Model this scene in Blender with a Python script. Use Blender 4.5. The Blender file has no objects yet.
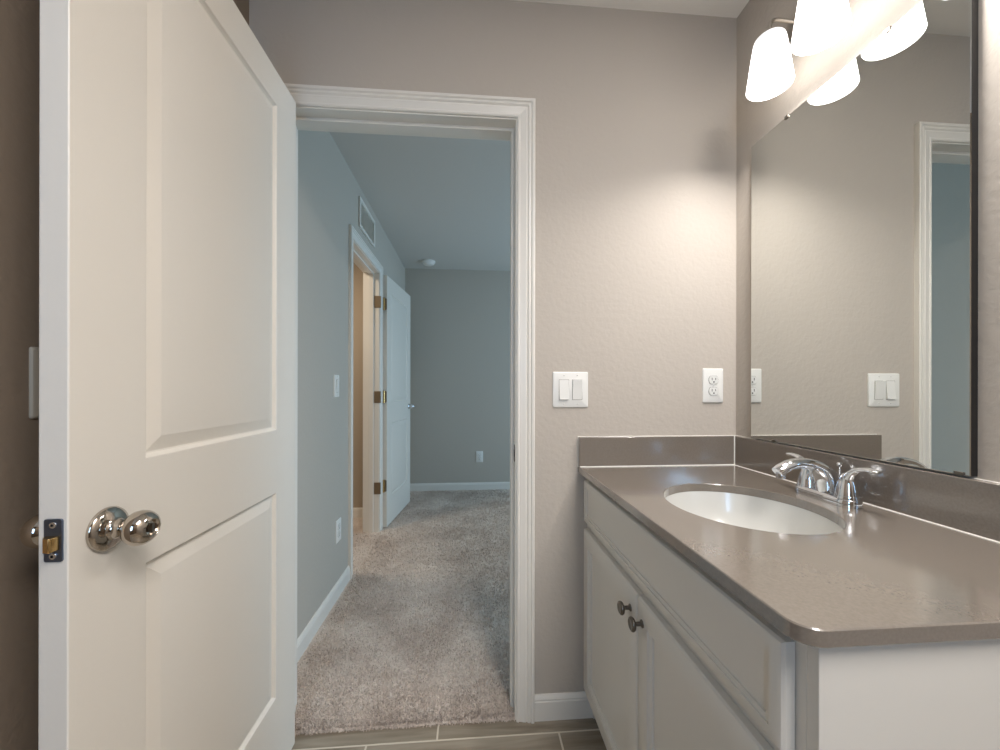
import bpy, bmesh, math, random
import numpy as np
from mathutils import Vector, Matrix
PI = math.pi
SC = bpy.context.scene
COL = SC.collection
random.seed(4)

# ---------------------------------------------------------------- camera
cam_d = bpy.data.cameras.new('camera')
cam = bpy.data.objects.new('camera', cam_d); COL.objects.link(cam)
cam_d.sensor_fit = 'HORIZONTAL'; cam_d.sensor_width = 36.0
cam_d.shift_y = 0.01274
cam_d.lens = 379.61 / 1000 * 36.0
cam_d.clip_start = 0.02
yaw, pitch, roll = 0.0758, 0.0, 0.0017
fw = Vector((math.sin(yaw)*math.cos(pitch), math.cos(yaw)*math.cos(pitch), math.sin(pitch)))
rt = Vector((math.cos(yaw), -math.sin(yaw), 0)); up = rt.cross(fw)
R = rt*math.cos(roll) + up*math.sin(roll); U = -rt*math.sin(roll) + up*math.cos(roll)
M = Matrix((( R.x, U.x, -fw.x, -0.9306), (R.y, U.y, -fw.y, -1.2703), (R.z, U.z, -fw.z, 1.1183), (0, 0, 0, 1)))
cam.matrix_world = M
SC.camera = cam

# ---------------------------------------------------------------- world, exposure
w = bpy.data.worlds.new('world'); SC.world = w; w.use_nodes = True
w.node_tree.nodes['Background'].inputs[0].default_value = (0.42, 0.62, 1.0, 1)
w.node_tree.nodes['Background'].inputs[1].default_value = 1.0
SC.view_settings.view_transform = 'Standard'
SC.view_settings.look = 'None'
SC.view_settings.gamma = 1.0
SC.view_settings.use_curve_mapping = False
SC.view_settings.exposure = 0.27
SC.cycles.max_bounces = 10
SC.cycles.diffuse_bounces = 8
SC.cycles.glossy_bounces = 6
SC.cycles.caustics_reflective = False
SC.cycles.caustics_refractive = False
SC.cycles.sample_clamp_indirect = 4.0

def area(name, loc, direction, sx, sy, power, color):
    l = bpy.data.lights.new(name, 'AREA'); l.shape = 'RECTANGLE'; l.size = sx; l.size_y = sy
    l.energy = power; l.color = color
    o = bpy.data.objects.new(name, l); COL.objects.link(o); o.location = loc
    o.rotation_euler = Vector(direction).to_track_quat('-Z', 'Y').to_euler()
    return o
# daylight arriving at the two windows, the lamp of the small room off the hall, an added ambient fill under the bathroom ceiling behind the camera
DAY_HALL = area('daylight_hall', (2.12, 1.62, 1.25), (-1, 0, -0.05), 1.3, 1.4, 49, (0.50, 0.77, 1.0))
DAY_BATH = area('daylight_bath', (-1.37, -2.68, 1.45), (0, 1, -0.02), 0.34, 0.85, 11, (0.38, 0.66, 1.0))
LAMP_SIDE = area('lamp_side_room', (-2.3, 1.2, 2.28), (0, 0, -1), 0.25, 0.25, 11, (1.0, 0.84, 0.66))
FILL_BATH = area('fill_bath_ceiling', (-0.34, -1.80, 2.40), (0, 0, -1), 0.5, 1.0, 34, (1.0, 0.95, 0.91))
SHADE_EMIT = 3.6
BULB = 1.7
LAMP_COL = (1.0, 0.95, 0.91)

# ---------------------------------------------------------------- materials
def s2l(c):
    return tuple(((v/255)/12.92 if v/255 <= .04045 else ((v/255+.055)/1.055)**2.4) for v in c) + (1,)
def mat(name, rgb, rough=0.5, metal=0.0, coat=0.0, bump=None, vary=None, spec=0.5, **kw):
    """bump=(scale, distance, detail); vary=(scale, rgb2, stretch)"""
    m = bpy.data.materials.new(name); m.use_nodes = True
    nt = m.node_tree; b = nt.nodes['Principled BSDF']
    b.inputs['Base Color'].default_value = s2l(rgb)
    b.inputs['Roughness'].default_value = rough
    b.inputs['Metallic'].default_value = metal
    b.inputs['Coat Weight'].default_value = coat
    b.inputs['Specular IOR Level'].default_value = spec
    tc = nt.nodes.new('ShaderNodeTexCoord')
    if bump:
        n = nt.nodes.new('ShaderNodeTexNoise'); n.inputs['Scale'].default_value = bump[0]
        n.inputs['Detail'].default_value = bump[2] if len(bump) > 2 else 2
        nt.links.new(tc.outputs['Object'], n.inputs['Vector'])
        bp = nt.nodes.new('ShaderNodeBump'); bp.inputs['Distance'].default_value = bump[1]
        bp.inputs['Strength'].default_value = 1.0
        nt.links.new(n.outputs['Fac'], bp.inputs['Height']); nt.links.new(bp.outputs['Normal'], b.inputs['Normal'])
    if vary:
        n = nt.nodes.new('ShaderNodeTexNoise'); n.inputs['Scale'].default_value = vary[0]; n.inputs['Detail'].default_value = 5
        src = tc.outputs['Object']
        if len(vary) > 2:
            mp = nt.nodes.new('ShaderNodeMapping'); mp.inputs['Scale'].default_value = vary[2]
            nt.links.new(src, mp.inputs['Vector']); src = mp.outputs['Vector']
        nt.links.new(src, n.inputs['Vector'])
        r = nt.nodes.new('ShaderNodeValToRGB')
        r.color_ramp.elements[0].position = 0.3; r.color_ramp.elements[1].position = 0.7
        r.color_ramp.elements[0].color = s2l(rgb); r.color_ramp.elements[1].color = s2l(vary[1])
        nt.links.new(n.outputs['Fac'], r.inputs['Fac']); nt.links.new(r.outputs['Color'], b.inputs['Base Color'])
    return m

PAINT = (190, 182, 172)
M_wall = mat('greige_wall_paint', PAINT, 0.75, bump=(60, 0.0014, 3), spec=0.3)
M_hallwall = mat('hall_wall_paint', (188, 182, 172), 0.8, bump=(60, 0.0007, 3), spec=0.3)
M_ceil = mat('ceiling_paint', (236, 233, 227), 0.9, bump=(60, 0.0006, 3), spec=0.2)
M_trim = mat('white_trim_paint', (228, 225, 218), 0.35, bump=(8, 0.0006, 1))
M_door = mat('white_door_paint', (226, 221, 212), 0.38, bump=(90, 0.0002, 2))
M_cab = mat('cabinet_paint', (214, 210, 202), 0.35)
M_quartz = mat('taupe_quartz', (126, 117, 108), 0.14, coat=0.9, vary=(260, (116, 108, 99)), spec=0.6)
M_quartz.node_tree.nodes['Principled BSDF'].inputs['Coat IOR'].default_value = 1.75
M_quartz.node_tree.nodes['Principled BSDF'].inputs['Coat Roughness'].default_value = 0.15
M_caulk = mat('white_caulk', (232, 230, 224), 0.4)
M_porc = mat('white_porcelain', (202, 202, 198), 0.2, coat=0.3)
M_chrome = mat('polished_chrome', (225, 228, 232), 0.06, metal=1.0)
M_nickel = mat('satin_nickel', (190, 182, 172), 0.08, metal=1.0)
M_satin = mat('brushed_nickel', (190, 184, 176), 0.32, metal=1.0)
M_dnickel = mat('brushed_dark_nickel', (120, 114, 106), 0.3, metal=1.0)
M_latch = mat('blued_steel', (112, 122, 140), 0.35, metal=1.0)
M_brass = mat('pale_brass', (214, 178, 120), 0.25, metal=1.0)
M_hinge = mat('antique_hinge', (150, 134, 112), 0.4, metal=0.9)
M_plate = mat('white_plastic', (232, 232, 228), 0.3)
M_slot = mat('dark_slot', (25, 23, 22), 0.6)
M_mirror = mat('mirror_silver', (224, 226, 223), 0.0, metal=1.0)
M_mback = mat('mirror_backing', (20, 18, 17), 0.6)
M_glassedge = mat('glass_edge', (150, 165, 158), 0.1, metal=0.6)
def glass_material():
    m = bpy.data.materials.new('window_glass'); m.use_nodes = True; nt = m.node_tree; nt.nodes.clear()
    o = nt.nodes.new('ShaderNodeOutputMaterial'); mx = nt.nodes.new('ShaderNodeMixShader'); mx.inputs[0].default_value = 0.06
    t = nt.nodes.new('ShaderNodeBsdfTransparent'); g = nt.nodes.new('ShaderNodeBsdfGlossy'); g.inputs['Roughness'].default_value = 0.0
    nt.links.new(t.outputs[0], mx.inputs[1]); nt.links.new(g.outputs[0], mx.inputs[2]); nt.links.new(mx.outputs[0], o.inputs[0])
    return m
M_winglass = glass_material()

def shade_material():
    m = bpy.data.materials.new('lit_frosted_glass'); m.use_nodes = True
    nt = m.node_tree; b = nt.nodes['Principled BSDF']
    b.inputs['Base Color'].default_value = (0.9, 0.92, 0.95, 1); b.inputs['Roughness'].default_value = 0.4
    tc = nt.nodes.new('ShaderNodeTexCoord'); sp = nt.nodes.new('ShaderNodeSeparateXYZ')
    nt.links.new(tc.outputs['Object'], sp.inputs[0])
    mr = nt.nodes.new('ShaderNodeMapRange')                 # the bulb sits low in the shade: its neck glows less
    mr.inputs[1].default_value = 0.128; mr.inputs[2].default_value = 0.092
    mr.inputs[3].default_value = 0.6; mr.inputs[4].default_value = SHADE_EMIT
    nt.links.new(sp.outputs['Z'], mr.inputs[0])
    b.inputs['Emission Color'].default_value = LAMP_COL + (1,)
    nt.links.new(mr.outputs[0], b.inputs['Emission Strength'])
    return m
M_shade = shade_material()

def tile_material():
    m = bpy.data.materials.new('wood_look_tile'); m.use_nodes = True
    nt = m.node_tree; b = nt.nodes['Principled BSDF']; b.inputs['Roughness'].default_value = 0.35
    tc = nt.nodes.new('ShaderNodeTexCoord'); mp = nt.nodes.new('ShaderNodeMapping')
    mp.inputs['Scale'].default_value = (1.6, 16, 1)
    n = nt.nodes.new('ShaderNodeTexNoise'); n.inputs['Scale'].default_value = 2.2; n.inputs['Detail'].default_value = 6
    n.inputs['Distortion'].default_value = 0.6
    nt.links.new(tc.outputs['Object'], mp.inputs[0]); nt.links.new(mp.outputs[0], n.inputs['Vector'])
    r = nt.nodes.new('ShaderNodeValToRGB')
    r.color_ramp.elements[0].position = 0.32; r.color_ramp.elements[0].color = s2l((122, 110, 94))
    r.color_ramp.elements[1].position = 0.68; r.color_ramp.elements[1].color = s2l((160, 150, 134))
    nt.links.new(n.outputs['Fac'], r.inputs[0]); nt.links.new(r.outputs[0], b.inputs['Base Color'])
    return m
M_tile = tile_material()
M_grout = mat('pale_grout', (205, 196, 180), 0.8)

def carpet_material():
    m = bpy.data.materials.new('beige_carpet'); m.use_nodes = True
    nt = m.node_tree; b = nt.nodes['Principled BSDF']; b.inputs['Roughness'].default_value = 1.0
    b.inputs['Specular IOR Level'].default_value = 0.05
    b.inputs['Sheen Weight'].default_value = 0.2
    tc = nt.nodes.new('ShaderNodeTexCoord')
    n1 = nt.nodes.new('ShaderNodeTexNoise'); n1.inputs['Scale'].default_value = 3.5; n1.inputs['Detail'].default_value = 4
    n2 = nt.nodes.new('ShaderNodeTexNoise'); n2.inputs['Scale'].default_value = 130; n2.inputs['Detail'].default_value = 3
    for n in (n1, n2): nt.links.new(tc.outputs['Object'], n.inputs['Vector'])
    r1 = nt.nodes.new('ShaderNodeValToRGB'); r1.color_ramp.elements[0].position = 0.38; r1.color_ramp.elements[1].position = 0.62
    r1.color_ramp.elements[0].color = s2l((214, 199, 187)); r1.color_ramp.elements[1].color = s2l((238, 226, 215))
    r2 = nt.nodes.new('ShaderNodeValToRGB'); r2.color_ramp.elements[0].position = 0.32; r2.color_ramp.elements[1].position = 0.6
    r2.color_ramp.elements[0].color = (0.78, 0.76, 0.74, 1); r2.color_ramp.elements[1].color = (1, 1, 1, 1)
    nt.links.new(n1.outputs['Fac'], r1.inputs[0]); nt.links.new(n2.outputs['Fac'], r2.inputs[0])
    mx = nt.nodes.new('ShaderNodeMix'); mx.data_type = 'RGBA'; mx.blend_type = 'MULTIPLY'; mx.inputs[0].default_value = 1.0
    nt.links.new(r1.outputs[0], mx.inputs[6]); nt.links.new(r2.outputs[0], mx.inputs[7])
    nt.links.new(mx.outputs[2], b.inputs['Base Color'])
    bp = nt.nodes.new('ShaderNodeBump'); bp.inputs['Distance'].default_value = 0.012
    nt.links.new(n2.outputs['Fac'], bp.inputs['Height']); nt.links.new(bp.outputs['Normal'], b.inputs['Normal'])
    return m
M_carpet = carpet_material()

# ---------------------------------------------------------------- mesh helpers
class MB:
    def __init__(s): s.v = []; s.f = []
    def add(s, vs, fs):
        o = len(s.v); s.v += [tuple(v) for v in vs]; s.f += [tuple(i+o for i in f) for f in fs]; return s
    def box(s, x0, x1, y0, y1, z0, z1):
        vs = [(x, y, z) for z in (z0, z1) for y in (y0, y1) for x in (x0, x1)]
        return s.add(vs, [(0,2,3,1),(4,5,7,6),(0,1,5,4),(2,6,7,3),(0,4,6,2),(1,3,7,5)])
    def lathe(s, prof, org, ax='z', n=32, sx=1.0, sy=1.0):
        """prof: (distance along axis, radius); capped where the radius is zero or at the ends"""
        vs = []
        for h, r in prof:
            for k in range(n):
                a = 2*PI*k/n; c, d = r*math.cos(a)*sx, r*math.sin(a)*sy
                p = {'z': (c, d, h), 'x': (h, c, d), '-x': (-h, c, d), 'y': (c, h, d), '-y': (c, -h, d)}[ax]
                vs.append((p[0]+org[0], p[1]+org[1], p[2]+org[2]))
        fs = []
        for i in range(len(prof)-1):
            for k in range(n):
                fs.append((i*n+k, i*n+(k+1) % n, (i+1)*n+(k+1) % n, (i+1)*n+k))
        fs.append(tuple(range(n))); fs.append(tuple(range((len(prof)-1)*n, len(prof)*n)))
        return s.add(vs, fs)
    def tube(s, pts, rad, n=16, flat=None):
        """rad: radius per point or pair (across, up); flat gives the reference 'side' direction"""
        P = [Vector(p) for p in pts]; N = len(P); vs = []
        ref = Vector(flat) if flat else Vector((0, 0, 1))
        for i, p in enumerate(P):
            t = (P[min(i+1, N-1)] - P[max(i-1, 0)]).normalized()
            if flat: a = (ref - t*ref.dot(t)).normalized(); b = t.cross(a)
            else:
                a = t.cross(ref)
                if a.length < 1e-3: a = t.cross(Vector((1, 0, 0)))
                a.normalize(); b = t.cross(a)
            r = rad[i] if isinstance(rad, (list, tuple)) else rad
            ra, rb = r if isinstance(r, tuple) else (r, r)
            for k in range(n):
                q = 2*PI*k/n; vs.append(p + a*ra*math.cos(q) + b*rb*math.sin(q))
        fs = [(i*n+k, i*n+(k+1) % n, (i+1)*n+(k+1) % n, (i+1)*n+k) for i in range(N-1) for k in range(n)]
        fs.append(tuple(range(n))); fs.append(tuple(range((N-1)*n, N*n)))
        return s.add(vs, fs)
    def prism(s, poly, z0, z1, fn=None):
        """poly in (a, b); fn maps (a, b, h) to a point"""
        fn = fn or (lambda a, b, h: (a, b, h)); n = len(poly)
        vs = [fn(a, b, z0) for a, b in poly] + [fn(a, b, z1) for a, b in poly]
        fs = [tuple(range(n)), tuple(range(n, 2*n))] + [(i, (i+1) % n, n+(i+1) % n, n+i) for i in range(n)]
        return s.add(vs, fs)
    def build(s, name, m, parent=None, bevel=0.0, smooth=35, seg=2):
        me = bpy.data.meshes.new(name); me.from_pydata(s.v, [], s.f)
        bm = bmesh.new(); bm.from_mesh(me); bmesh.ops.recalc_face_normals(bm, faces=bm.faces); bm.to_mesh(me); bm.free()
        me.materials.append(m)
        if smooth: me.shade_smooth(); me.set_sharp_from_angle(angle=math.radians(smooth))
        o = bpy.data.objects.new(name, me); COL.objects.link(o); o.parent = parent
        if bevel:
            b = o.modifiers.new('bevel', 'BEVEL'); b.width = bevel; b.segments = seg; b.limit_method = 'ANGLE'
            b.angle_limit = math.radians(40)
        return o
def tag(o, label, cat, group=None, kind=None):
    o['label'] = label; o['category'] = cat
    if group: o['group'] = group
    if kind: o['kind'] = kind
    return o
def empty(name, loc, label, cat, rz=0, group=None, kind=None):
    o = bpy.data.objects.new(name, None); COL.objects.link(o); o.location = loc; o.rotation_euler = (0, 0, rz)
    o.empty_display_size = 0.05
    return tag(o, label, cat, group, kind)
def rrect(a0, a1, b0, b1, r, n=6):
    out = []
    for cx, cy, s in ((a1-r, b1-r, 0), (a0+r, b1-r, 1), (a0+r, b0+r, 2), (a1-r, b0+r, 3)):
        for k in range(n+1):
            t = PI/2*s + PI/2*k/n; out.append((cx+r*math.cos(t), cy+r*math.sin(t)))
    return out
def panel_face(mb, us, vs_, panels, rings, fn):
    """A face split on the grid us x vs_; cells in panels carry nested rings [(inset, depth), ...]. fn(u, v, depth) -> point."""
    for i in range(len(us)-1):
        for j in range(len(vs_)-1):
            u0, u1, v0, v1 = us[i], us[i+1], vs_[j], vs_[j+1]
            if (i, j) not in panels:
                mb.add([fn(u0, v0, 0), fn(u1, v0, 0), fn(u1, v1, 0), fn(u0, v1, 0)], [(0, 1, 2, 3)]); continue
            P = []
            for ins, d in [(0, 0)] + rings:
                P += [fn(u0+ins, v0+ins, d), fn(u1-ins, v0+ins, d), fn(u1-ins, v1-ins, d), fn(u0+ins, v1-ins, d)]
            F = []
            for k in range(len(rings)):
                for q in range(4): F.append((4*k+q, 4*k+(q+1) % 4, 4*k+4+(q+1) % 4, 4*k+4+q))
            n = 4*len(rings); F.append((n, n+1, n+2, n+3)); mb.add(P, F)
def weld(mb):
    key = {}; nv = []; mp = []
    for v in mb.v:
        k = tuple(round(c, 5) for c in v)
        if k not in key: key[k] = len(nv); nv.append(v)
        mp.append(key[k])
    mb.v = nv; mb.f = [tuple(mp[i] for i in f) for f in mb.f]; return mb
def struct(name, mb, m, label, cat, bevel=0.0, **kw):
    return tag(mb.build(name, m, None, bevel, **kw), label, cat, None, 'structure')

# ---------------------------------------------------------------- the setting
H, HH = 2.4215, 2.393
XL, XH, YB = -1.640, -1.6375, 2.856          # bathroom left wall, hall left wall, hall back wall
OL, OR, OT = -1.537, -0.782, 2.020          # bathroom doorway
RW = 2.0                                    # right wall of the room beyond
BB = -2.6                                   # bathroom back wall
DO, DE, DT = 1.045, 1.705, 1.997            # opening in the hall's left wall
m = MB(); m.box(-2.9, OL-.018, 0, .11, -.02, 2.5); m.box(OR+.018, RW+.1, 0, .11, -.02, 2.5); m.box(OL-.018, OR+.018, 0, .11, OT+.018, 2.5)
struct('wall_front', m, M_wall, 'greige textured wall around the doorway, behind switch and outlet', 'wall', smooth=0)
m = MB().box(0, .1, BB-.1, 0, -.02, 2.5)
struct('wall_right', m, M_wall, 'greige wall that carries the mirror and the vanity light', 'wall', smooth=0)
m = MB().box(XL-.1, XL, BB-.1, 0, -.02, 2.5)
struct('wall_left', m, mat('dark_taupe_wall', (134, 121, 107), 0.8, bump=(60, 0.0011, 3), spec=0.3), 'dark taupe wall behind the open white door', 'wall', smooth=0)  # one even tone, darker than the front and right walls
WX0, WX1, WZ0, WZ1 = -1.58, -1.16, 1.0, 1.9
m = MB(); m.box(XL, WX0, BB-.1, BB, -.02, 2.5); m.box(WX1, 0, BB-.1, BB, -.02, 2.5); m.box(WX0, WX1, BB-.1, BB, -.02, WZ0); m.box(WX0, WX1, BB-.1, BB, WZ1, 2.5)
struct('wall_back', m, mat('bounce_cut_brown', (92, 80, 68), 0.8), 'unseen bathroom wall facing the doorway, coloured dark brown to cut bounce light', 'wall', smooth=0)  # out of view; its dark colour is there to cut bounced light
m = MB(); m.box(XH-.11, XH, .11, DO-.018, 0, 2.5); m.box(XH-.11, XH, DE+.018, YB, 0, 2.5); m.box(XH-.11, XH, DO-.018, DE+.018, DT+.018, 2.5)
struct('wall_hall_left', m, M_hallwall, 'grey hall wall with light switch, vent and an open doorway', 'wall', smooth=0)
m = MB().box(-2.9, RW+.1, YB, YB+.1, -.02, 2.5)
struct('wall_hall_back', m, M_hallwall, 'blue-grey far wall at the end of the carpet', 'wall', smooth=0)
HY0, HY1, HZ0, HZ1 = 0.95, 2.3, 0.55, 1.95
m = MB(); m.box(RW, RW+.1, .11, HY0, -.02, 2.5); m.box(RW, RW+.1, HY1, YB, -.02, 2.5); m.box(RW, RW+.1, HY0, HY1, -.02, HZ0); m.box(RW, RW+.1, HY0, HY1, HZ1, 2.5)
struct('wall_hall_right', m, M_hallwall, 'wall of the carpeted room with the window that lets the daylight in', 'wall', smooth=0)
m = MB(); m.box(-2.9, -2.8, .11, YB, -.02, 2.5); m.box(-2.8, XH-.11, 2.06, 2.16, -.02, 2.5)
struct('wall_side_room', m, mat('warm_wall_paint', (176, 164, 148), 0.8, spec=0.3), 'warm beige wall seen through the narrow hall doorway', 'wall', smooth=0)
struct('ceiling_bathroom', MB().box(XL, 0, BB, 0, H, H+.1), M_ceil, 'off-white textured bathroom ceiling above the mirror', 'ceiling', smooth=0)
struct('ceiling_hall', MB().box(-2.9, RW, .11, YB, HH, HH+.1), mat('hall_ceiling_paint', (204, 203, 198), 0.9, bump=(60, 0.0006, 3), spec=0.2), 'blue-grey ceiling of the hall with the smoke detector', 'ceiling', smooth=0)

# tile floor: grout bed with separate-looking planks in one mesh
struct('floor_bed', MB().box(XL, RW, BB, YB, -.06, -.0008), M_grout, 'pale grout bed under the tiles', 'floor', smooth=0)
m = MB(); G = .0030
rows = [(0.014, -0.055, -1.037)]
y = -0.055; offs = [-0.645, -0.44, -0.84, -0.30]; k = 0
while y > BB+.001:
    rows.append((y, max(y-.152, BB+.002), offs[k % 4])); y -= .152; k += 1
for (ya, yb, off) in rows:
    x = off - .61*4
    while x < 0:
        a, b = max(x+G, XL), min(x+.61-G, 0)
        if b > a: m.box(a, b, yb+G, ya-G, -.004, 0.0)
        x += .61
struct('floor_tile', m, M_tile, 'taupe wood-look plank tiles with pale grout lines', 'floor', bevel=.0008, smooth=0)

# carpet: backing with tufts
def build_carpet():
    nx, ny = 170, 150
    x0, x1, y0, y1 = -2.8, RW, .008, YB
    rng = np.random.default_rng(3)
    V = []; F = []
    for j in range(ny+1):
        yy = y0 + (y1-y0)*(j/ny)
        for i in range(nx+1):
            xx = x0+(x1-x0)*i/nx
            V.append((xx, yy, 0.010 + rng.uniform(-.0015, .0015)))
    for j in range(ny):
        for i in range(nx):
            a = j*(nx+1)+i; F.append((a, a+1, a+nx+2, a+nx+1))
    V += [(x0, y0, 0), (x1, y0, 0)]; n = len(V); F.append((0, nx, n-1, n-2)) if False else None
    N = 70000
    # tufts, denser near the doorway
    yy = 0.004 + (YB-.01)*rng.random(N)**1.9
    xx = rng.uniform(-1.61, -.25, N)
    side = rng.random(N) < .07
    xx = np.where(side & (yy > DO+.01) & (yy < DE-.01), rng.uniform(-1.95, -1.61, N), xx)
    keep = ~((yy < .115) & ((xx < OL+.004) | (xx > OR-.004)))
    yy, xx = yy[keep], xx[keep]
    sc = .9 + .5*np.minimum(yy, 2.5)
    for a, b, s in zip(xx, yy, sc):
        t = rng.uniform(0, 2*PI); wd = .0026*s; h = rng.uniform(.004, .009)
        lx, ly = rng.normal(0, .003, 2)
        c, d = math.cos(t)*wd, math.sin(t)*wd
        i = len(V); z = .0095
        V += [(a-c, b-d, z-.004), (a+c, b+d, z-.004), (a+c*.5+lx, b+d*.5+ly, z+h), (a-c*.5+lx, b-d*.5+ly, z+h)]
        F.append((i, i+1, i+2, i+3))
    # frayed edge over the tile
    for q in range(2600):
        a = rng.uniform(OL, OR); b = .008 + rng.normal(0, .003); t = rng.normal(0, .7)
        lx, ly = math.sin(t)*.010, -abs(math.cos(t))*rng.uniform(.004, .012); i = len(V); z = rng.uniform(.001, .012)
        V += [(a-.0016, b+.004, z), (a+.0016, b+.004, z), (a+lx+.001, b+ly, max(z-.004, .0005)), (a+lx-.001, b+ly, max(z-.004, .0005))]
        F.append((i, i+1, i+2, i+3))
    me = bpy.data.meshes.new('floor_carpet'); me.from_pydata(V, [], F); me.materials.append(M_carpet); me.update()
    o = bpy.data.objects.new('floor_carpet', me); COL.objects.link(o)
    tag(o, 'beige cut-pile carpet of the hall beyond the doorway', 'carpet', None, 'structure')
build_carpet()

# baseboards
BASEP = [(0, 0), (.012, 0), (.012, .062), (.010, .066), (.0105, .070), (.007, .078), (.004, .083), (0, .083)]
def baseboard(name, a0, a1, fn, label, m=M_trim):
    mb = MB(); mb.prism(BASEP, a0, a1, lambda d, z, t: fn(t, d, z)); struct(name, mb, m, label, 'baseboard', smooth=20)
baseboard('baseboard_front', OR+.062, -.50, lambda t, d, z: (t, -d, z), 'white baseboard between door casing and vanity')
baseboard('baseboard_left', BB, 0, lambda t, d, z: (XL+d, t, z), 'white baseboard behind the open door')
baseboard('baseboard_back', XL+.013, -.013, lambda t, d, z: (t, BB+d, z), 'white baseboard on the wall facing the doorway')
baseboard('baseboard_hall_left', .125, DO-.06, lambda t, d, z: (XH+d, t, z+.008), 'white baseboard along the hall wall under the switch')
baseboard('baseboard_hall_left_far', DE+.065, YB-.013, lambda t, d, z: (XH+d, t, z+.008), 'white baseboard behind the open hall door')
baseboard('baseboard_hall_back', XH, RW-.013, lambda t, d, z: (t, YB-d, z+.008), 'white baseboard on the far wall')
baseboard('baseboard_hall_right', .125, YB, lambda t, d, z: (RW-d, t, z+.008), 'white baseboard under the daylight window')
baseboard('baseboard_side_room', -2.8, XH-.115, lambda t, d, z: (t, 2.06-d, z+.008), 'cream baseboard seen through the hall doorway')

# door casings: a moulded profile mitred round each opening
CAS = [(0, 0), (0, .007), (.003, .010), (.007, .0105), (.010, .008), (.0125, .0085), (.030, .0125), (.033, .0105), (.035, .0105),
       (.039, .0155), (.044, .0155), (.0455, .013), (.047, .013), (.050, .018), (.057, .0185), (.060, .016), (.060, 0)]
def casing(name, a0, a1, top, fn, label, rev=.004, z0=0.0):
    mb = MB()
    a0 -= rev; a1 += rev; top += rev; n = len(CAS)
    for leg in range(3):
        vs = []
        if leg == 0:   ends = [lambda s: (a0-s, z0), lambda s: (a0-s, top+s)]
        elif leg == 1: ends = [lambda s: (a0-s, top+s), lambda s: (a1+s, top+s)]
        else:          ends = [lambda s: (a1+s, top+s), lambda s: (a1+s, z0)]
        for e in ends:
            for s, t in CAS:
                a, z = e(s); vs.append(fn(a, t, z))
        mb.add(vs, [tuple(range(n)), tuple(range(n, 2*n))] + [(i, (i+1) % n, n+(i+1) % n, n+i) for i in range(n)])
    struct(name, mb, M_trim, label, 'door casing', smooth=20)
casing('trim_1', OL, OR, OT, lambda a, t, z: (a, -t, z), 'white moulded casing round the bathroom doorway')
casing('trim_2', OL, OR, OT, lambda a, t, z: (a, .11+t, z), 'white casing on the hall side of the bathroom doorway')
casing('trim_3', DO, DE, DT, lambda a, t, z: (XH+t, a, z), 'white casing round the narrow hall doorway')
def jamb(name, a0, a1, top, d0, d1, s0, s1, fn, label):
    def bx(mb, aa, ab, da, db, za, zb):
        p = [fn(aa, da), fn(ab, db)]
        mb.box(min(p[0][0], p[1][0]), max(p[0][0], p[1][0]), min(p[0][1], p[1][1]), max(p[0][1], p[1][1]), za, zb)
    mb = MB(); e = .018
    bx(mb, a0-e, a0, d0, d1, 0, top+e); bx(mb, a1, a1+e, d0, d1, 0, top+e); bx(mb, a0, a1, d0, d1, top, top+e)
    bx(mb, a0, a0+.011, s0, s1, 0, top-.011); bx(mb, a1-.011, a1, s0, s1, 0, top-.011); bx(mb, a0, a1, s0, s1, top-.011, top)
    struct(name, mb, M_trim, label, 'door frame', bevel=.0012, smooth=0)
jamb('trim_4', OL, OR, OT, -.001, .111, .040, .075, lambda a, d: (a, d), 'white jamb and stop lining the bathroom doorway')
jamb('trim_5', DO, DE, DT, 0, .12, .040, .075, lambda a, d: (XH+.001-d, a), 'white jamb lining the narrow hall doorway')
# strike plate on the bathroom jamb
t = empty('strike_plate', (OR, .022, .895), 'small dark strike plate let into the right jamb of the bathroom doorway', 'strike plate')
m = MB(); m.prism(rrect(-.011, .011, -.029, .029, .008), -.0016, 0, lambda a, b, h: (h, a, b)); m.build('plate', M_dnickel, t)
m = MB(); m.prism(rrect(-.006, .006, -.012, .012, .004), -.0022, -.0014, lambda a, b, h: (h, a, b)); m.build('latch_hole', M_slot, t)

# windows
def window(name, plane, a0, a1, z0, z1, fn, label):
    t = empty(name, fn((a0+a1)/2, .05, z0), label, 'window', kind='structure'); L = t.location
    g = lambda a, d, z: tuple(Vector(fn(a, d, z)) - L)
    def bx(mb, aa, ab, za, zb, d0, d1):
        p, q = g(aa, d0, za), g(ab, d1, zb); mb.box(min(p[0], q[0]), max(p[0], q[0]), min(p[1], q[1]), max(p[1], q[1]), min(p[2], q[2]), max(p[2], q[2]))
    mb = MB(); f = .04
    bx(mb, a0, a0+f, z0, z1, .03, .08); bx(mb, a1-f, a1, z0, z1, .03, .08); bx(mb, a0+f, a1-f, z0, z0+f, .03, .08); bx(mb, a0+f, a1-f, z1-f, z1, .03, .08)
    zm = (z0+z1)/2; bx(mb, a0+f, a1-f, zm-.018, zm+.018, .035, .075)
    mb.build('window_frame', M_trim, t, bevel=.002)
    mb = MB(); bx(mb, a0+f, a1-f, z0+f, zm-.018, .053, .057); bx(mb, a0+f, a1-f, zm+.018, z1-f, .053, .057); mb.build('pane', M_winglass, t)
    mb = MB(); bx(mb, a0-.03, a1+.03, z0-.02, z0, -.03, .03); mb.build('window_sill', M_trim, t, bevel=.003)
window('window_1', 'x', HY0, HY1, HZ0, HZ1, lambda a, d, z: (RW+d, a, z), 'bright window in the carpeted room beyond the doorway')
window('window_2', 'y', WX0, WX1, WZ0, WZ1, lambda a, d, z: (a, BB-d, z), 'small bathroom window mirrored in the door knob')

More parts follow.
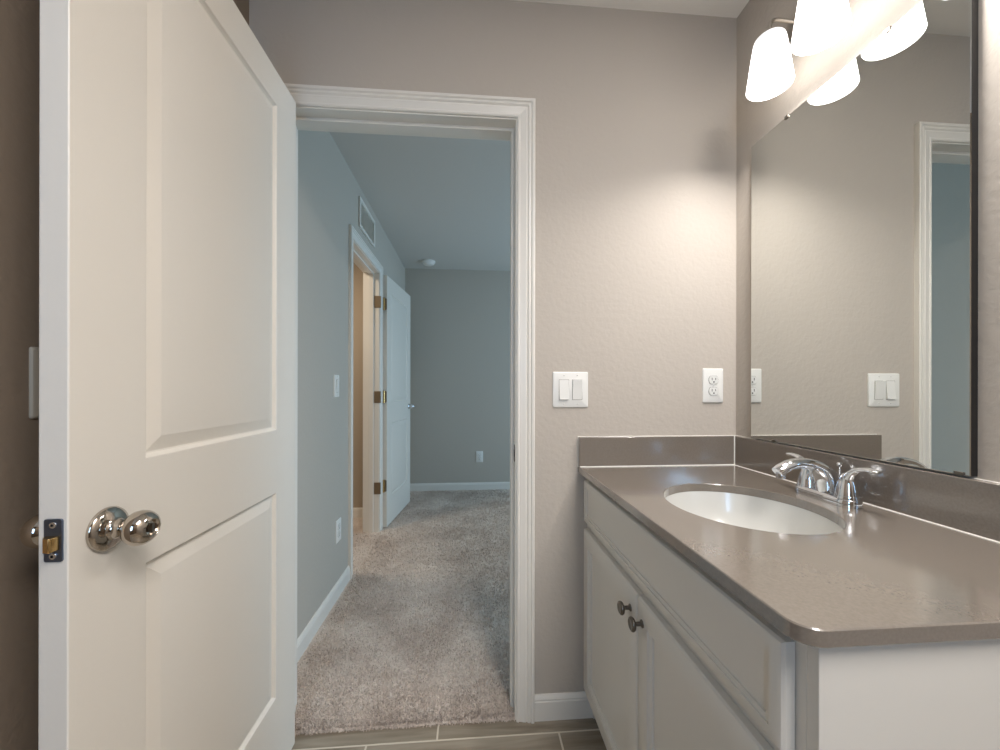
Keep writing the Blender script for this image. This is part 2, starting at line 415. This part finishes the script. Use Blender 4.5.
# ---------------------------------------------------------------- doors
def leaf(W, T, z0, z1, pans):
    """local x across the width, y in [-T, 0], z up; both faces panelled"""
    mb = MB(); us = [0, pans[0][0], pans[0][1], W]; vs = [z0]
    for p in pans: vs += [p[2], p[3]]
    vs.append(z1); cells = {(1, 1), (1, 3)}
    rings = [(.0025, .0045), (.006, .0085), (.009, .0090), (.033, .0025), (.035, .0022)]
    panel_face(mb, us, vs, cells, rings, lambda u, v, d: (u, -d, v))
    panel_face(mb, us, vs, cells, rings, lambda u, v, d: (u, -T+d, v))
    for i in range(3):
        for zz in (z0, z1): mb.add([(us[i], 0, zz), (us[i+1], 0, zz), (us[i+1], -T, zz), (us[i], -T, zz)], [(0, 1, 2, 3)])
    for j in range(len(vs)-1):
        for xx in (0, W): mb.add([(xx, 0, vs[j]), (xx, 0, vs[j+1]), (xx, -T, vs[j+1]), (xx, -T, vs[j])], [(0, 1, 2, 3)])
    return weld(mb)
KNOB = [(0, .0), (0, .0335), (.003, .0340), (.006, .0325), (.0085, .028), (.0105, .0245), (.0115, .0185), (.013, .0155), (.016, .0135), (.020, .0128), (.026, .0125),
        (.029, .0135), (.031, .0165), (.0345, .0215), (.040, .0255), (.047, .0273), (.054, .0262), (.060, .0225), (.0640, .0175), (.0655, .0140), (.0645, .0125), (.0600, .0105), (.0590, .0)]
def knob(parent, x, z, y, ax, name, lock=True):
    k = MB().lathe([(d, q*.95) for d, q in KNOB], (x, y, z), ax, 48).build(name, M_nickel, parent, smooth=50)
    s = 1 if ax == 'y' else -1
    b = MB(); b.prism(rrect(-.0022, .0022, -.0065, .0065, .002), .056, .0655, lambda a, c, h: (x+a, y+s*h, z+c)); b.build('lock_button', M_dnickel, k)
    return k
W1, T1 = .6685, .0375
d1 = empty('door_1', (-1.4755, -.044, 0), 'large open white two-panel door with a silver knob, in the foreground', 'door', -PI/2, kind='structure')
lf = leaf(W1, T1, .012, 2.005, [(.1155, .5445, .245, .822), (.1155, .5445, .999, 1.910)]).build('leaf', M_door, d1, bevel=.0015, smooth=12)
knob(d1, .6135, .906, 0, 'y', 'door_knob'); knob(d1, .6135, .906, -T1, '-y', 'door_knob')
for z in (.25, 1.02, 1.80):
    m = MB(); m.prism(rrect(-T1+.002, -.004, z-.045, z+.045, .006), -.0025, .0005, lambda a, b, h: (h, a, b)); hg = m.build('hinge', M_satin, d1)
    MB().lathe([(-.046, 0), (-.046, .0055), (.046, .0055), (.046, 0)], (-.007, -T1-.003, z), 'z', 14).build('hinge_pin', M_satin, hg)
    m = MB().box(-.044, -.007, -T1-.006, -T1-.003, z-.045, z+.045); m.build('jamb_leaf', M_satin, hg)
# latch plate on the free edge
m = MB(); m.prism(rrect(-.0265, -.0035+.0, -.029, .029, .003), -.001, .0022, lambda a, b, h: (W1+h, a-.002, b+.911)); lp = m.build('latch_plate', M_latch, d1, bevel=.0006)
for dz in (-.021, .021):
    m = MB().lathe([(0, 0), (0, .0046), (.0012, .0042), (.0016, .0)], (W1+.0022, -.0165, .911+dz), 'x', 20); sc = m.build('screw', M_chrome, lp)
    MB().lathe([(0, 0), (0, .0018), (.0003, .0018), (.0003, 0)], (W1+.0037, -.0165, .911+dz), 'x', 8).build('screw_recess', M_slot, lp)
# the spring latch: rounded on one side, bevelled
m = MB(); pr_ = [(-.0255, 0), (-.0255, .004), (-.017, .0125), (-.010, .0135), (-.0085, .012), (-.0085, 0)]
m.prism(pr_, -.0095, .0095, lambda a, b, h: (W1+.002+b, a, .908+h)); m.build('latch_bolt', M_brass, d1, bevel=.003, seg=3)

HX, HY = -1.626, 1.778
ex, ey = -1.553, 2.465
ang = math.atan2(ey-HY, ex-HX)
d2 = empty('door_2', (HX, HY, 0), 'open pale blue-lit two-panel door folded back against the hall wall', 'door', ang, kind='structure')
W2 = math.hypot(ex-HX, ey-HY)
leaf(W2, .035, .018, 2.003, [(.11, W2-.115, .24, .83), (.11, W2-.115, 1.0, 1.88)]).build('leaf', M_door, d2, bevel=.0015, smooth=12)
for ax, yy in (('y', 0), ('-y', -.035)):
    MB().lathe([(d*.75, r*.8) for d, r in KNOB], (W2-.055, yy, .94), ax, 24).build('door_knob', M_chrome, d2, smooth=50)
MB().box(W2-.001, W2+.0015, -.03, -.006, .91, .97).build('latch_plate', M_chrome, d2)
for z in (1.775, 1.045, .345):        # hinges: one leaf on the jamb, one on the edge of the door
    m = MB(); m.prism(rrect(-.034, -.002, -.045, .045, .008), 0, .003, lambda a, b, h: (-h, a, b+z))
    hg = m.build('hinge', M_hinge, d2)
    ca, sa = math.cos(ang), math.sin(ang)
    def loc2(x, y): dx, dy = x-HX, y-HY; return (dx*ca+dy*sa, -dx*sa+dy*ca)
    m = MB(); pts = [loc2(XH-.034, DE-.0035), loc2(XH+.016, DE-.0035), loc2(XH+.016, DE-.0005), loc2(XH-.034, DE-.0005)]
    m.prism(pts, z-.045, z+.045); m.build('jamb_leaf', M_hinge, hg, bevel=.001)
    kx, ky = loc2(XH+.024, HY-.010)
    MB().lathe([(-.05, 0), (-.05, .005), (-.047, .0075), (.047, .0075), (.05, .005), (.05, 0)], (kx, ky, z), 'z', 14).build('hinge_pin', M_brass, hg)

# ---------------------------------------------------------------- vanity
CX, CY = -.5674, -.881
ZC = .852
van = empty('vanity_cabinet', (-.27, -.46, 0), 'white painted vanity cabinet with two doors below a false drawer front', 'cabinet')
O = van.location
def vb(mb): mb.v = [(x-O.x, y-O.y, z-O.z) for x, y, z in mb.v]; return mb
FX = -.536          # face frame plane
EY = -.868          # near end panel
m = MB()
m.box(FX, -.003, EY, EY+.016, .002, ZC-.021)                       # near end panel
m.box(FX+.018, -.003, -.018, -.003, .002, ZC-.021)                 # far end panel
m.box(FX+.018, -.003, EY+.016, -.018, .105, .12)                   # bottom
m.box(-.012, -.003, EY+.016, -.018, .12, ZC-.021)                  # back
# face frame
m.box(FX, FX+.018, EY+.016, EY+.05, .105, ZC-.021); m.box(FX, FX+.018, -.040, -.003, .105, ZC-.021)
m.box(FX, FX+.018, EY+.05, -.040, ZC-.055, ZC-.021); m.box(FX, FX+.018, EY+.05, -.040, .632, .69); m.box(FX, FX+.018, EY+.05, -.040, .105, .14)
m.box(FX, FX+.018, -.454, -.414, .14, .632)
vb(m).build('carcass', M_cab, van, bevel=.001, smooth=0)
m = MB().box(FX+.07, FX+.085, EY+.016, -.018, .002, .105); vb(m).build('toe_kick', M_cab, van)
def cab_front(y0, y1, z0, z1, inset, rings, name):
    mb = MB(); T = .018; e = .007
    us = [y0+e, y0+inset, y1-inset, y1-e]; vs = [z0+e, z0+inset, z1-inset, z1-e]
    xf = FX-T-.001
    panel_face(mb, us, vs, {(1, 1)}, rings, lambda u, v, d: (xf+d, u, v))
    # thumb edge round the outside, then the sides
    def ring(k, e2, x): return [(x, y0+e2, z0+e2), (x, y1-e2, z0+e2), (x, y1-e2, z1-e2), (x, y0+e2, z1-e2)]
    # subdivide the outer ring so it meets the grid
    def sub(e2, x):
        a = [y0+e2, y0+inset, y1-inset, y1-e2]; b = [z0+e2, z0+inset, z1-inset, z1-e2]
        return [(x, a[0], b[0]), (x, a[1], b[0]), (x, a[2], b[0]), (x, a[3], b[0]), (x, a[3], b[1]), (x, a[3], b[2]), (x, a[3], b[3]), (x, a[2], b[3]), (x, a[1], b[3]), (x, a[0], b[3]), (x, a[0], b[2]), (x, a[0], b[1])]
    loops = [sub(e, xf), sub(.0025, xf+.002), sub(0, xf+.006), sub(0, xf+T)]
    for A, B in zip(loops, loops[1:]):
        mb.add(A+B, [(i, (i+1) % 12, 12+(i+1) % 12, 12+i) for i in range(12)])
    mb.add(loops[-1], [tuple(range(12))])
    return vb(weld(mb)).build(name, M_cab, van, smooth=25)
cab_front(-.837, -.022, .672, .810, .020, [(.0, .003), (.008, .003), (.0085, .006), (.0095, .006)], 'drawer_front')
RD = [(.001, .004), (.009, .007), (.0098, .0115)]
dl = cab_front(-.4315, -.022, .111, .648, .048, RD, 'cabinet_door')
dr = cab_front(-.837, -.4365, .111, .648, .048, RD, 'cabinet_door')
for dd, yy in ((dl, -.400), (dr, -.462)):
    mb = MB().lathe([(0, .0), (0, .0085), (.002, .008), (.004, .0048), (.014, .0045), (.017, .008), (.019, .0135), (.0225, .0155), (.026, .0145), (.0275, .0115), (.0265, .0095), (.0265, .0)], (FX-.019, yy, .600), '-x', 28)
    vb(mb).build('knob', M_dnickel, dd, smooth=50)

# countertop with an oval cut-out
SX, SY, SA, SB = -.3045, -.440, .1645, .1835
def outline(off=0.0, r=.03):
    x0, x1, y0, y1 = CX+off, -.001, CY+off, -.001
    pts = []
    def seg(a, b, n): return [(a[0]+(b[0]-a[0])*i/n, a[1]+(b[1]-a[1])*i/n) for i in range(n)]
    r_ = max(r-off, .002); n = 14
    arc = [(x0+r_-r_*math.sin(t), y0+r_-r_*math.cos(t)) for t in [PI/2*i/10 for i in range(11)]]   # from bottom to left side
    pts += seg((x1, y1), (x1, y0), 30)           # down the right wall
    pts += seg((x1, y0), (x0+r_, y0), n)
    pts += arc
    pts += seg((x0, y0+r_), (x0, y1), 30)[1:]
    pts += seg((x0, y1), (x1, y1), n)
    return pts
mb = MB(); o0 = outline(0); o1 = outline(.0015)
def ell(p, k=1.0):
    a = math.atan2((p[1]-SY)/SB, (p[0]-SX)/SA); return (SX+SA*k*math.cos(a), SY+SB*k*math.sin(a))
inn = [ell(p) for p in o1]; inn2 = [ell(p, 1.008) for p in o1]; n = len(o1)
loops = [[(x, y, ZC-.0015) for x, y in inn], [(x, y, ZC) for x, y in inn2], [(x, y, ZC) for x, y in o1], [(x, y, ZC-.0015) for x, y in o0],
         [(x, y, ZC-.0195) for x, y in o0], [(x, y, ZC-.021) for x, y in o1], [(x, y, ZC-.021) for x, y in inn]]
vs = [p for l in loops for p in l]; fs = []
for k in range(len(loops)):
    k2 = (k+1) % len(loops)
    for i in range(n): fs.append((k*n+i, k*n+(i+1) % n, k2*n+(i+1) % n, k2*n+i))
mb.add(vs, fs)
ct = mb.build('countertop', M_quartz, None, smooth=30)
tag(ct, 'glossy taupe quartz countertop with an oval sink cut-out and rounded corner', 'countertop')
MB().box(-.020, -.001, CY, -.001, ZC, ZC+.100).build('backsplash', M_quartz, ct, bevel=.0012)
MB().box(CX, -.020, -.020, -.001, ZC, ZC+.100).build('backsplash', M_quartz, ct, bevel=.0012)
# caulk beads
mb = MB(); rc = .0021
mb.tube([(CX+.001, -.0205, ZC+.0008), (-.021, -.0205, ZC+.0008)], rc, 8); mb.tube([(-.0205, -.0205, ZC), (-.0205, CY+.01, ZC+.0005)], rc*.7, 8)
mb.tube([(-.0205, -.0205, ZC), (-.0205, -.0205, ZC+.1)], rc, 8)
mb.tube([(CX+.0005, -.001, ZC-.002), (CX+.0005, -.001, ZC+.101)], rc, 8)
mb.build('caulk_line', M_caulk, ct)
mb = MB(); mb.box(CX, 0, -.0035, 0, ZC+.098, ZC+.1008); mb.box(-.0035, 0, CY, -.0035, ZC+.098, ZC+.1008); mb.build('caulk_line', M_caulk, ct, bevel=.001)

# undermount sink
sk = empty('sink_basin', (SX, SY, ZC-.17), 'white oval porcelain sink bowl set under the countertop', 'sink')
prof = [(-.0005, 1.06), (-.0005, 1.0), (-.012, .985), (-.04, .955), (-.075, .88), (-.105, .75), (-.128, .56), (-.14, .34), (-.145, .14)]
prof_o = [(-.155, .14), (-.15, .36), (-.138, .58), (-.112, .80), (-.08, .92), (-.04, 1.0), (-.012, 1.04), (-.012, 1.06)]
mb = MB(); allp = prof+prof_o; n = 72; vs = []; fs = []
for h, k in allp:
    for q in range(n):
        a = 2*PI*q/n; vs.append((SA*k*math.cos(a), SB*k*math.sin(a), .149+h))
for i in range(len(allp)):
    j = (i+1) % len(allp)
    for q in range(n): fs.append((i*n+q, i*n+(q+1) % n, j*n+(q+1) % n, j*n+q))
mb.add(vs, fs); mb.build('bowl', M_porc, sk, smooth=60)
MB().lathe([(-.002, 0), (-.002, .024), (.002, .026), (.004, .022), (.003, .015), (.005, .013), (.006, 0)], (0, 0, .149-.1465), 'z', 32).build('drain', M_chrome, sk)

# faucet
FXc, FYc = -.077, -.419
fa = empty('faucet', (FXc, FYc, ZC+.0003), 'chrome centerset faucet with curved spout and two lever handles', 'faucet')
def stad(hl, hw, n=14):
    out = []
    for k in range(n+1): t = PI*k/n; out.append((hw*math.cos(t), hl-hw+hw*math.sin(t)))
    for k in range(n+1): t = PI+PI*k/n; out.append((hw*math.cos(t), -hl+hw+hw*math.sin(t)))
    return out
mb = MB(); vs = []; L = []
for hl, hw, z in ((.0755, .0265, 0), (.0755, .0265, .012), (.074, .025, .0165), (.0705, .0215, .0195)):
    L.append([(x, y, z) for x, y in stad(hl, hw)])
n = len(L[0]); vs = [p for l in L for p in l]
fs = [(k*n+i, k*n+(i+1) % n, (k+1)*n+(i+1) % n, (k+1)*n+i) for k in range(3) for i in range(n)] + [tuple(range(n)), tuple(range(3*n, 4*n))]
mb.add(vs, fs); mb.build('base_plate', M_chrome, fa, smooth=50)
def smooth_path(P, n=6):
    out = []; P = [Vector(p) for p in P]
    for i in range(len(P)-1):
        p0, p1, p2, p3 = P[max(i-1, 0)], P[i], P[i+1], P[min(i+2, len(P)-1)]
        for k in range(n):
            t = k/n; out.append(.5*((2*p1) + (p2-p0)*t + (2*p0-5*p1+4*p2-p3)*t*t + (3*p1-p0-3*p2+p3)*t**3))
    out.append(P[-1]); return out
sp = [(.010, 0, .010, .032, .024), (.005, 0, .034, .030, .024), (-.008, 0, .060, .023, .022), (-.034, 0, .079, .0155, .018), (-.064, 0, .0865, .0125, .0165), (-.092, 0, .084, .012, .016), (-.114, 0, .0745, .0125, .0155), (-.127, 0, .066, .0125, .013)]
cen = smooth_path([p[:3] for p in sp]); rr = smooth_path([(p[3], p[4], 0) for p in sp])
spt = MB().tube(cen, [(r.y, r.x) for r in rr], 24, flat=(0, 1, 0)).build('spout', M_chrome, fa, smooth=60)
MB().lathe([(-.002, 0), (-.002, .0095), (.010, .010), (.010, 0)], (-.118, 0, .054), 'z', 24).build('aerator', M_chrome, spt)
for s in (-1, 1):
    yy = s*.050
    hb = MB().lathe([(.0, 0), (0, .0245), (.018, .0242), (.0225, .0232), (.0228, .0222), (.036, .0205), (.050, .0170), (.062, .0135), (.070, .0095), (.0735, .004), (.074, 0)], (0, yy, .001), 'z', 36).build('handle', M_chrome, fa, smooth=50)
    P = [(0, yy, .050), (-.001, yy+s*.008, .069), (-.001, yy+s*.023, .0835), (0, yy+s*.043, .0890), (.001, yy+s*.058, .0885), (.002, yy+s*.067, .0885)]
    rd = [(.013, .013, 0), (.0115, .010, 0), (.009, .0065, 0), (.0085, .0050, 0), (.009, .0045, 0), (.005, .003, 0)]
    MB().tube(smooth_path(P), [(r.x, r.y) for r in smooth_path(rd)], 20, flat=(1, 0, 0)).build('lever', M_chrome, hb, smooth=60)
rod = MB(); rod.tube([(.034, .0, .012), (.034, 0, .078)], .0026, 12); rod.lathe([(0, 0), (0, .003), (.004, .0065), (.009, .0068), (.012, .003), (.012, 0)], (.034, 0, .076), 'z', 20)
rod.build('lift_rod', M_chrome, fa, smooth=50)

# ---------------------------------------------------------------- mirror
my0, my1, mz0, mz1 = -.641, -.0915, ZC+.1045, 1.909
mi = empty('wall_mirror', (-.001, (my0+my1)/2, mz0), 'frameless rectangular mirror standing on the backsplash below the vanity light', 'mirror')
O = mi.location
def lm(mb): mb.v = [(x-O.x, y-O.y, z-O.z) for x, y, z in mb.v]; return mb
XM = -.0165
b = .003
mb = MB(); F4 = lambda x, i: [(x, my0+i, mz0+i), (x, my1-i, mz0+i), (x, my1-i, mz1-i), (x, my0+i, mz1-i)]
mb.add(F4(XM, b*.5)+F4(XM+.0008, 0), [(0, 1, 2, 3), (0, 1, 5, 4), (1, 2, 6, 5), (2, 3, 7, 6), (3, 0, 4, 7)])
lm(mb).build('mirror_glass', M_mirror, mi, smooth=0)
mb = MB().box(XM+.0008, XM+.0055, my0+.0002, my1-.0002, mz0+.0002, mz1-.0002); lm(mb).build('glass_edge', M_mback, mi)
mb = MB().box(XM+.0055, -.001, my0+.0006, my1-.0006, mz0+.0, mz1-.0006); lm(mb).build('backing', M_mback, mi)
for yy, zz, s in ((-.233, mz1, 1), (-.50, mz1, 1), (-.188, mz0, -1), (-.625, mz0, -1)):
    mb = MB(); mb.box(XM-.003, -.001, yy-.007, yy+.007, zz-.001 if s > 0 else zz-.0, zz+.003 if s > 0 else zz+.0015); mb.box(XM-.003, XM-.0004, yy-.007, yy+.007, zz-.007 if s > 0 else zz, zz if s > 0 else zz+.006)
    lm(mb).build('mirror_clip', M_dnickel, mi, bevel=.001)

# ---------------------------------------------------------------- vanity light
vl = empty('vanity_light', (0, -.433, 2.12), 'nickel wall light with three lit frosted shades above the mirror', 'wall light')
mb = MB(); mb.prism([(a, c) for c, a in stad(.209, .048)], -.022, -.001, lambda a, c, h: (h, a, c+.012)); mb.build('backplate', M_satin, vl, bevel=.004)
SHADES = (.152, 0, -.152)
for yy in SHADES:
    P = smooth_path([(-.018, yy, .016), (-.05, yy, .016), (-.090, yy, .017), (-.106, yy, .010), (-.110, yy, -.006), (-.110, yy, -.026)], 6)
    MB().tube(P, .0050, 14).build('arm', M_satin, vl, smooth=60)
    MB().lathe([(-.033, 0), (-.033, .031), (-.030, .0315), (-.026, .028), (-.018, .012), (-.012, .0075), (-.012, 0)], (-.110, yy, -.004), 'z', 28).build('socket_cup', M_dnickel, vl, smooth=40)
    # bell-shaped open shade, 147 mm tall
    outer = [(0, .0545), (.002, .0553), (.05, .0490), (.09, .0435), (.122, .0388), (.130, .0365), (.1345, .0320), (.135, .0250)]
    inner = [(.132, .0240), (.126, .0335), (.09, .0405), (.05, .0460), (0, .0520)]
    mb = MB(); allp = outer+inner; n = 40; vs = []; fs = []
    for h, r in allp:
        for q in range(n): a = 2*PI*q/n; vs.append((r*math.cos(a), r*math.sin(a), h))
    for i in range(len(allp)):
        j = (i+1) % len(allp)
        for q in range(n): fs.append((i*n+q, i*n+(q+1) % n, j*n+(q+1) % n, j*n+q))
    mb.add(vs, fs); so = mb.build('lamp_shade', M_shade, vl, smooth=60); so.location = (-.110, yy, -.169)
    l = bpy.data.lights.new('bulb_light', 'AREA'); l.shape = 'DISK'; l.size = .08; l.energy = BULB; l.color = LAMP_COL; l.spread = math.radians(152)   # the bulb's light out of the open foot
    lo = bpy.data.objects.new('bulb_light', l); COL.objects.link(lo); lo.location = (-.110, -.433+yy, 2.12-.166)

# ---------------------------------------------------------------- switches, outlets
def plate_mb(w, h, t=.0055, r=.004):
    mb = MB(); L = []
    for ins, d in ((0, 0), (0, t*.4), (.0015, t*.8), (.004, t)):
        L.append([(a, -d, b) for a, b in rrect(-w/2+ins, w/2-ins, -h/2+ins, h/2-ins, r, 4)])
    n = len(L[0]); mb.add([p for l in L for p in l], [(k*n+i, k*n+(i+1) % n, (k+1)*n+(i+1) % n, (k+1)*n+i) for k in range(3) for i in range(n)] + [tuple(range(n)), tuple(range(3*n, 4*n))])
    return mb
def screw(parent, x, z, t=.0055):
    s = MB().lathe([(0, 0), (0, .0028), (.0008, .0022), (.0008, 0)], (x, -t, z), '-y', 14).build('screw', M_plate, parent)
    MB().box(x-.002, x+.002, -t-.0010, -t-.0007, z-.0004, z+.0004).build('screw_slot', M_slot, s)
M_dimplate = mat('shaded_plate_plastic', (168, 160, 146), 0.4)  # light plate toned down: the shade behind the door is in its colour
def rocker_switch(loc, rz, gangs, label, states, M_plate=M_plate):
    w = .07 if gangs == 1 else .122
    t = empty('light_switch', loc, label, 'light switch', rz)
    plate_mb(w, .1165 if gangs == 1 else .121).build('cover_plate', M_plate, t, smooth=30)
    for g in range(gangs):
        x = 0 if gangs == 1 else (-.023, .023)[g]
        mb = MB(); mb.box(x-.0172, x+.0172, -.0057, -.005, -.0342, .0342)
        mb.build('rocker_gap', M_slot if False else M_dnickel, t)
        up_ = states[g]; a, b = (.0035, .0095) if up_ else (.0095, .0035)    # depth at the top and at the foot
        mb = MB(); x0, x1 = x-.0163, x+.0163
        mb.add([(x0, -.005, -.0333), (x1, -.005, -.0333), (x1, -.005, .0333), (x0, -.005, .0333), (x0, -.0025-b, -.0333), (x1, -.0025-b, -.0333), (x1, -.0025-a, .0333), (x0, -.0025-a, .0333)],
               [(0, 1, 2, 3), (4, 5, 6, 7), (0, 1, 5, 4), (1, 2, 6, 5), (2, 3, 7, 6), (3, 0, 4, 7)])
        mb.build('rocker', M_plate, t, bevel=.0008)
        screw(t, x, .0485); screw(t, x, -.0485)
    return t
def outlet(loc, rz, label, group=None):
    t = empty('power_outlet', loc, label, 'outlet', rz, group)
    plate_mb(.075, .120).build('cover_plate', M_plate, t, smooth=30)
    for dz in (-.0195, .0195):
        pts = []
        for k in range(40):
            q = 2*PI*k/40; x, z = .0172*math.cos(q), .0172*math.sin(q); pts.append((x, max(-.0135, min(.0135, z))))
        mb = MB(); mb.prism(pts, -.0057, -.0078, lambda a, b, h: (a, h, b+dz)); rc_ = mb.build('receptacle', M_plate, t, bevel=.0006)
        mb = MB(); mb.box(-.0075, -.0053, -.0081, -.0077, dz-.001, dz+.008); mb.box(.0053, .0073, -.0081, -.0077, dz, dz+.0075)
        mb.lathe([(0, 0), (0, .0027), (.0004, .0027), (.0004, 0)], (0, -.0077, dz-.0068), '-y', 14)
        mb.build('slots', M_slot, rc_)
        mb = MB(); mb.prism([(a*1.07, b*1.07) for a, b in pts], -.0052, -.0058, lambda a, b, h: (a, h, b+dz)); mb.build('receptacle_gap', M_dnickel, t)
    screw(t, 0, 0)
    return t
rocker_switch((-.5945, -.0003, 1.112), 0, 2, 'white double rocker switch plate on the wall beside the doorway', (True, False))
outlet((-.0875, -.0003, 1.127), 0, 'white duplex outlet above the backsplash next to the mirror')
rocker_switch((XH+.0003, .782, 1.126), PI/2, 1, 'white single switch on the hall wall before the narrow doorway', (False,))
outlet((XH+.0003, .8135, .356), PI/2, 'white outlet low on the hall wall above the baseboard')
outlet((-.839, YB-.0003, .370), 0, 'white outlet low on the far blue-grey wall')
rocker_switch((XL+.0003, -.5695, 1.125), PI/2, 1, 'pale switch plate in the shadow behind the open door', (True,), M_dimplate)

# ---------------------------------------------------------------- vent and smoke detector
vt = empty('air_vent', (XH+.0005, 1.355, 2.225), 'white louvred return-air grille over the narrow hall doorway', 'vent', PI/2)
hw, hh = .185, .096
mb = MB(); f = .020
for a0, a1, b0, b1 in ((-hw, hw, hh-f, hh), (-hw, hw, -hh, -hh+f), (-hw, -hw+f, -hh+f, hh-f), (hw-f, hw, -hh+f, hh-f)):
    mb.box(a0, a1, -.012, 0, b0, b1)
mb.build('frame', M_trim, vt, bevel=.003)
mb = MB(); z = -hh+f
while z < hh-f-.004:
    mb.add([(-hw+f, -.003, z+.0105), (hw-f, -.003, z+.0105), (hw-f, -.008, z+.001), (-hw+f, -.008, z+.001)], [(0, 1, 2, 3)]); z += .0115
mb.box(-hw+f, hw-f, -.0012, -.0004, -hh+f, hh-f); mb.build('louvres', M_trim, vt, smooth=0)
sd = empty('smoke_detector', (-1.36, 2.60, HH), 'round white smoke detector on the hall ceiling', 'smoke detector')
MB().lathe([(-.001, 0), (-.001, .066), (-.012, .068), (-.018, .064), (-.022, .060), (-.034, .052), (-.040, .040), (-.042, 0)], (0, 0, 0), 'z', 36).build('housing', M_plate, sd, smooth=40)
MB().lathe([(-.043, 0), (-.043, .012), (-.0415, .013), (-.0415, 0)], (0, 0, 0), 'z', 20).build('test_button', M_plate, sd)
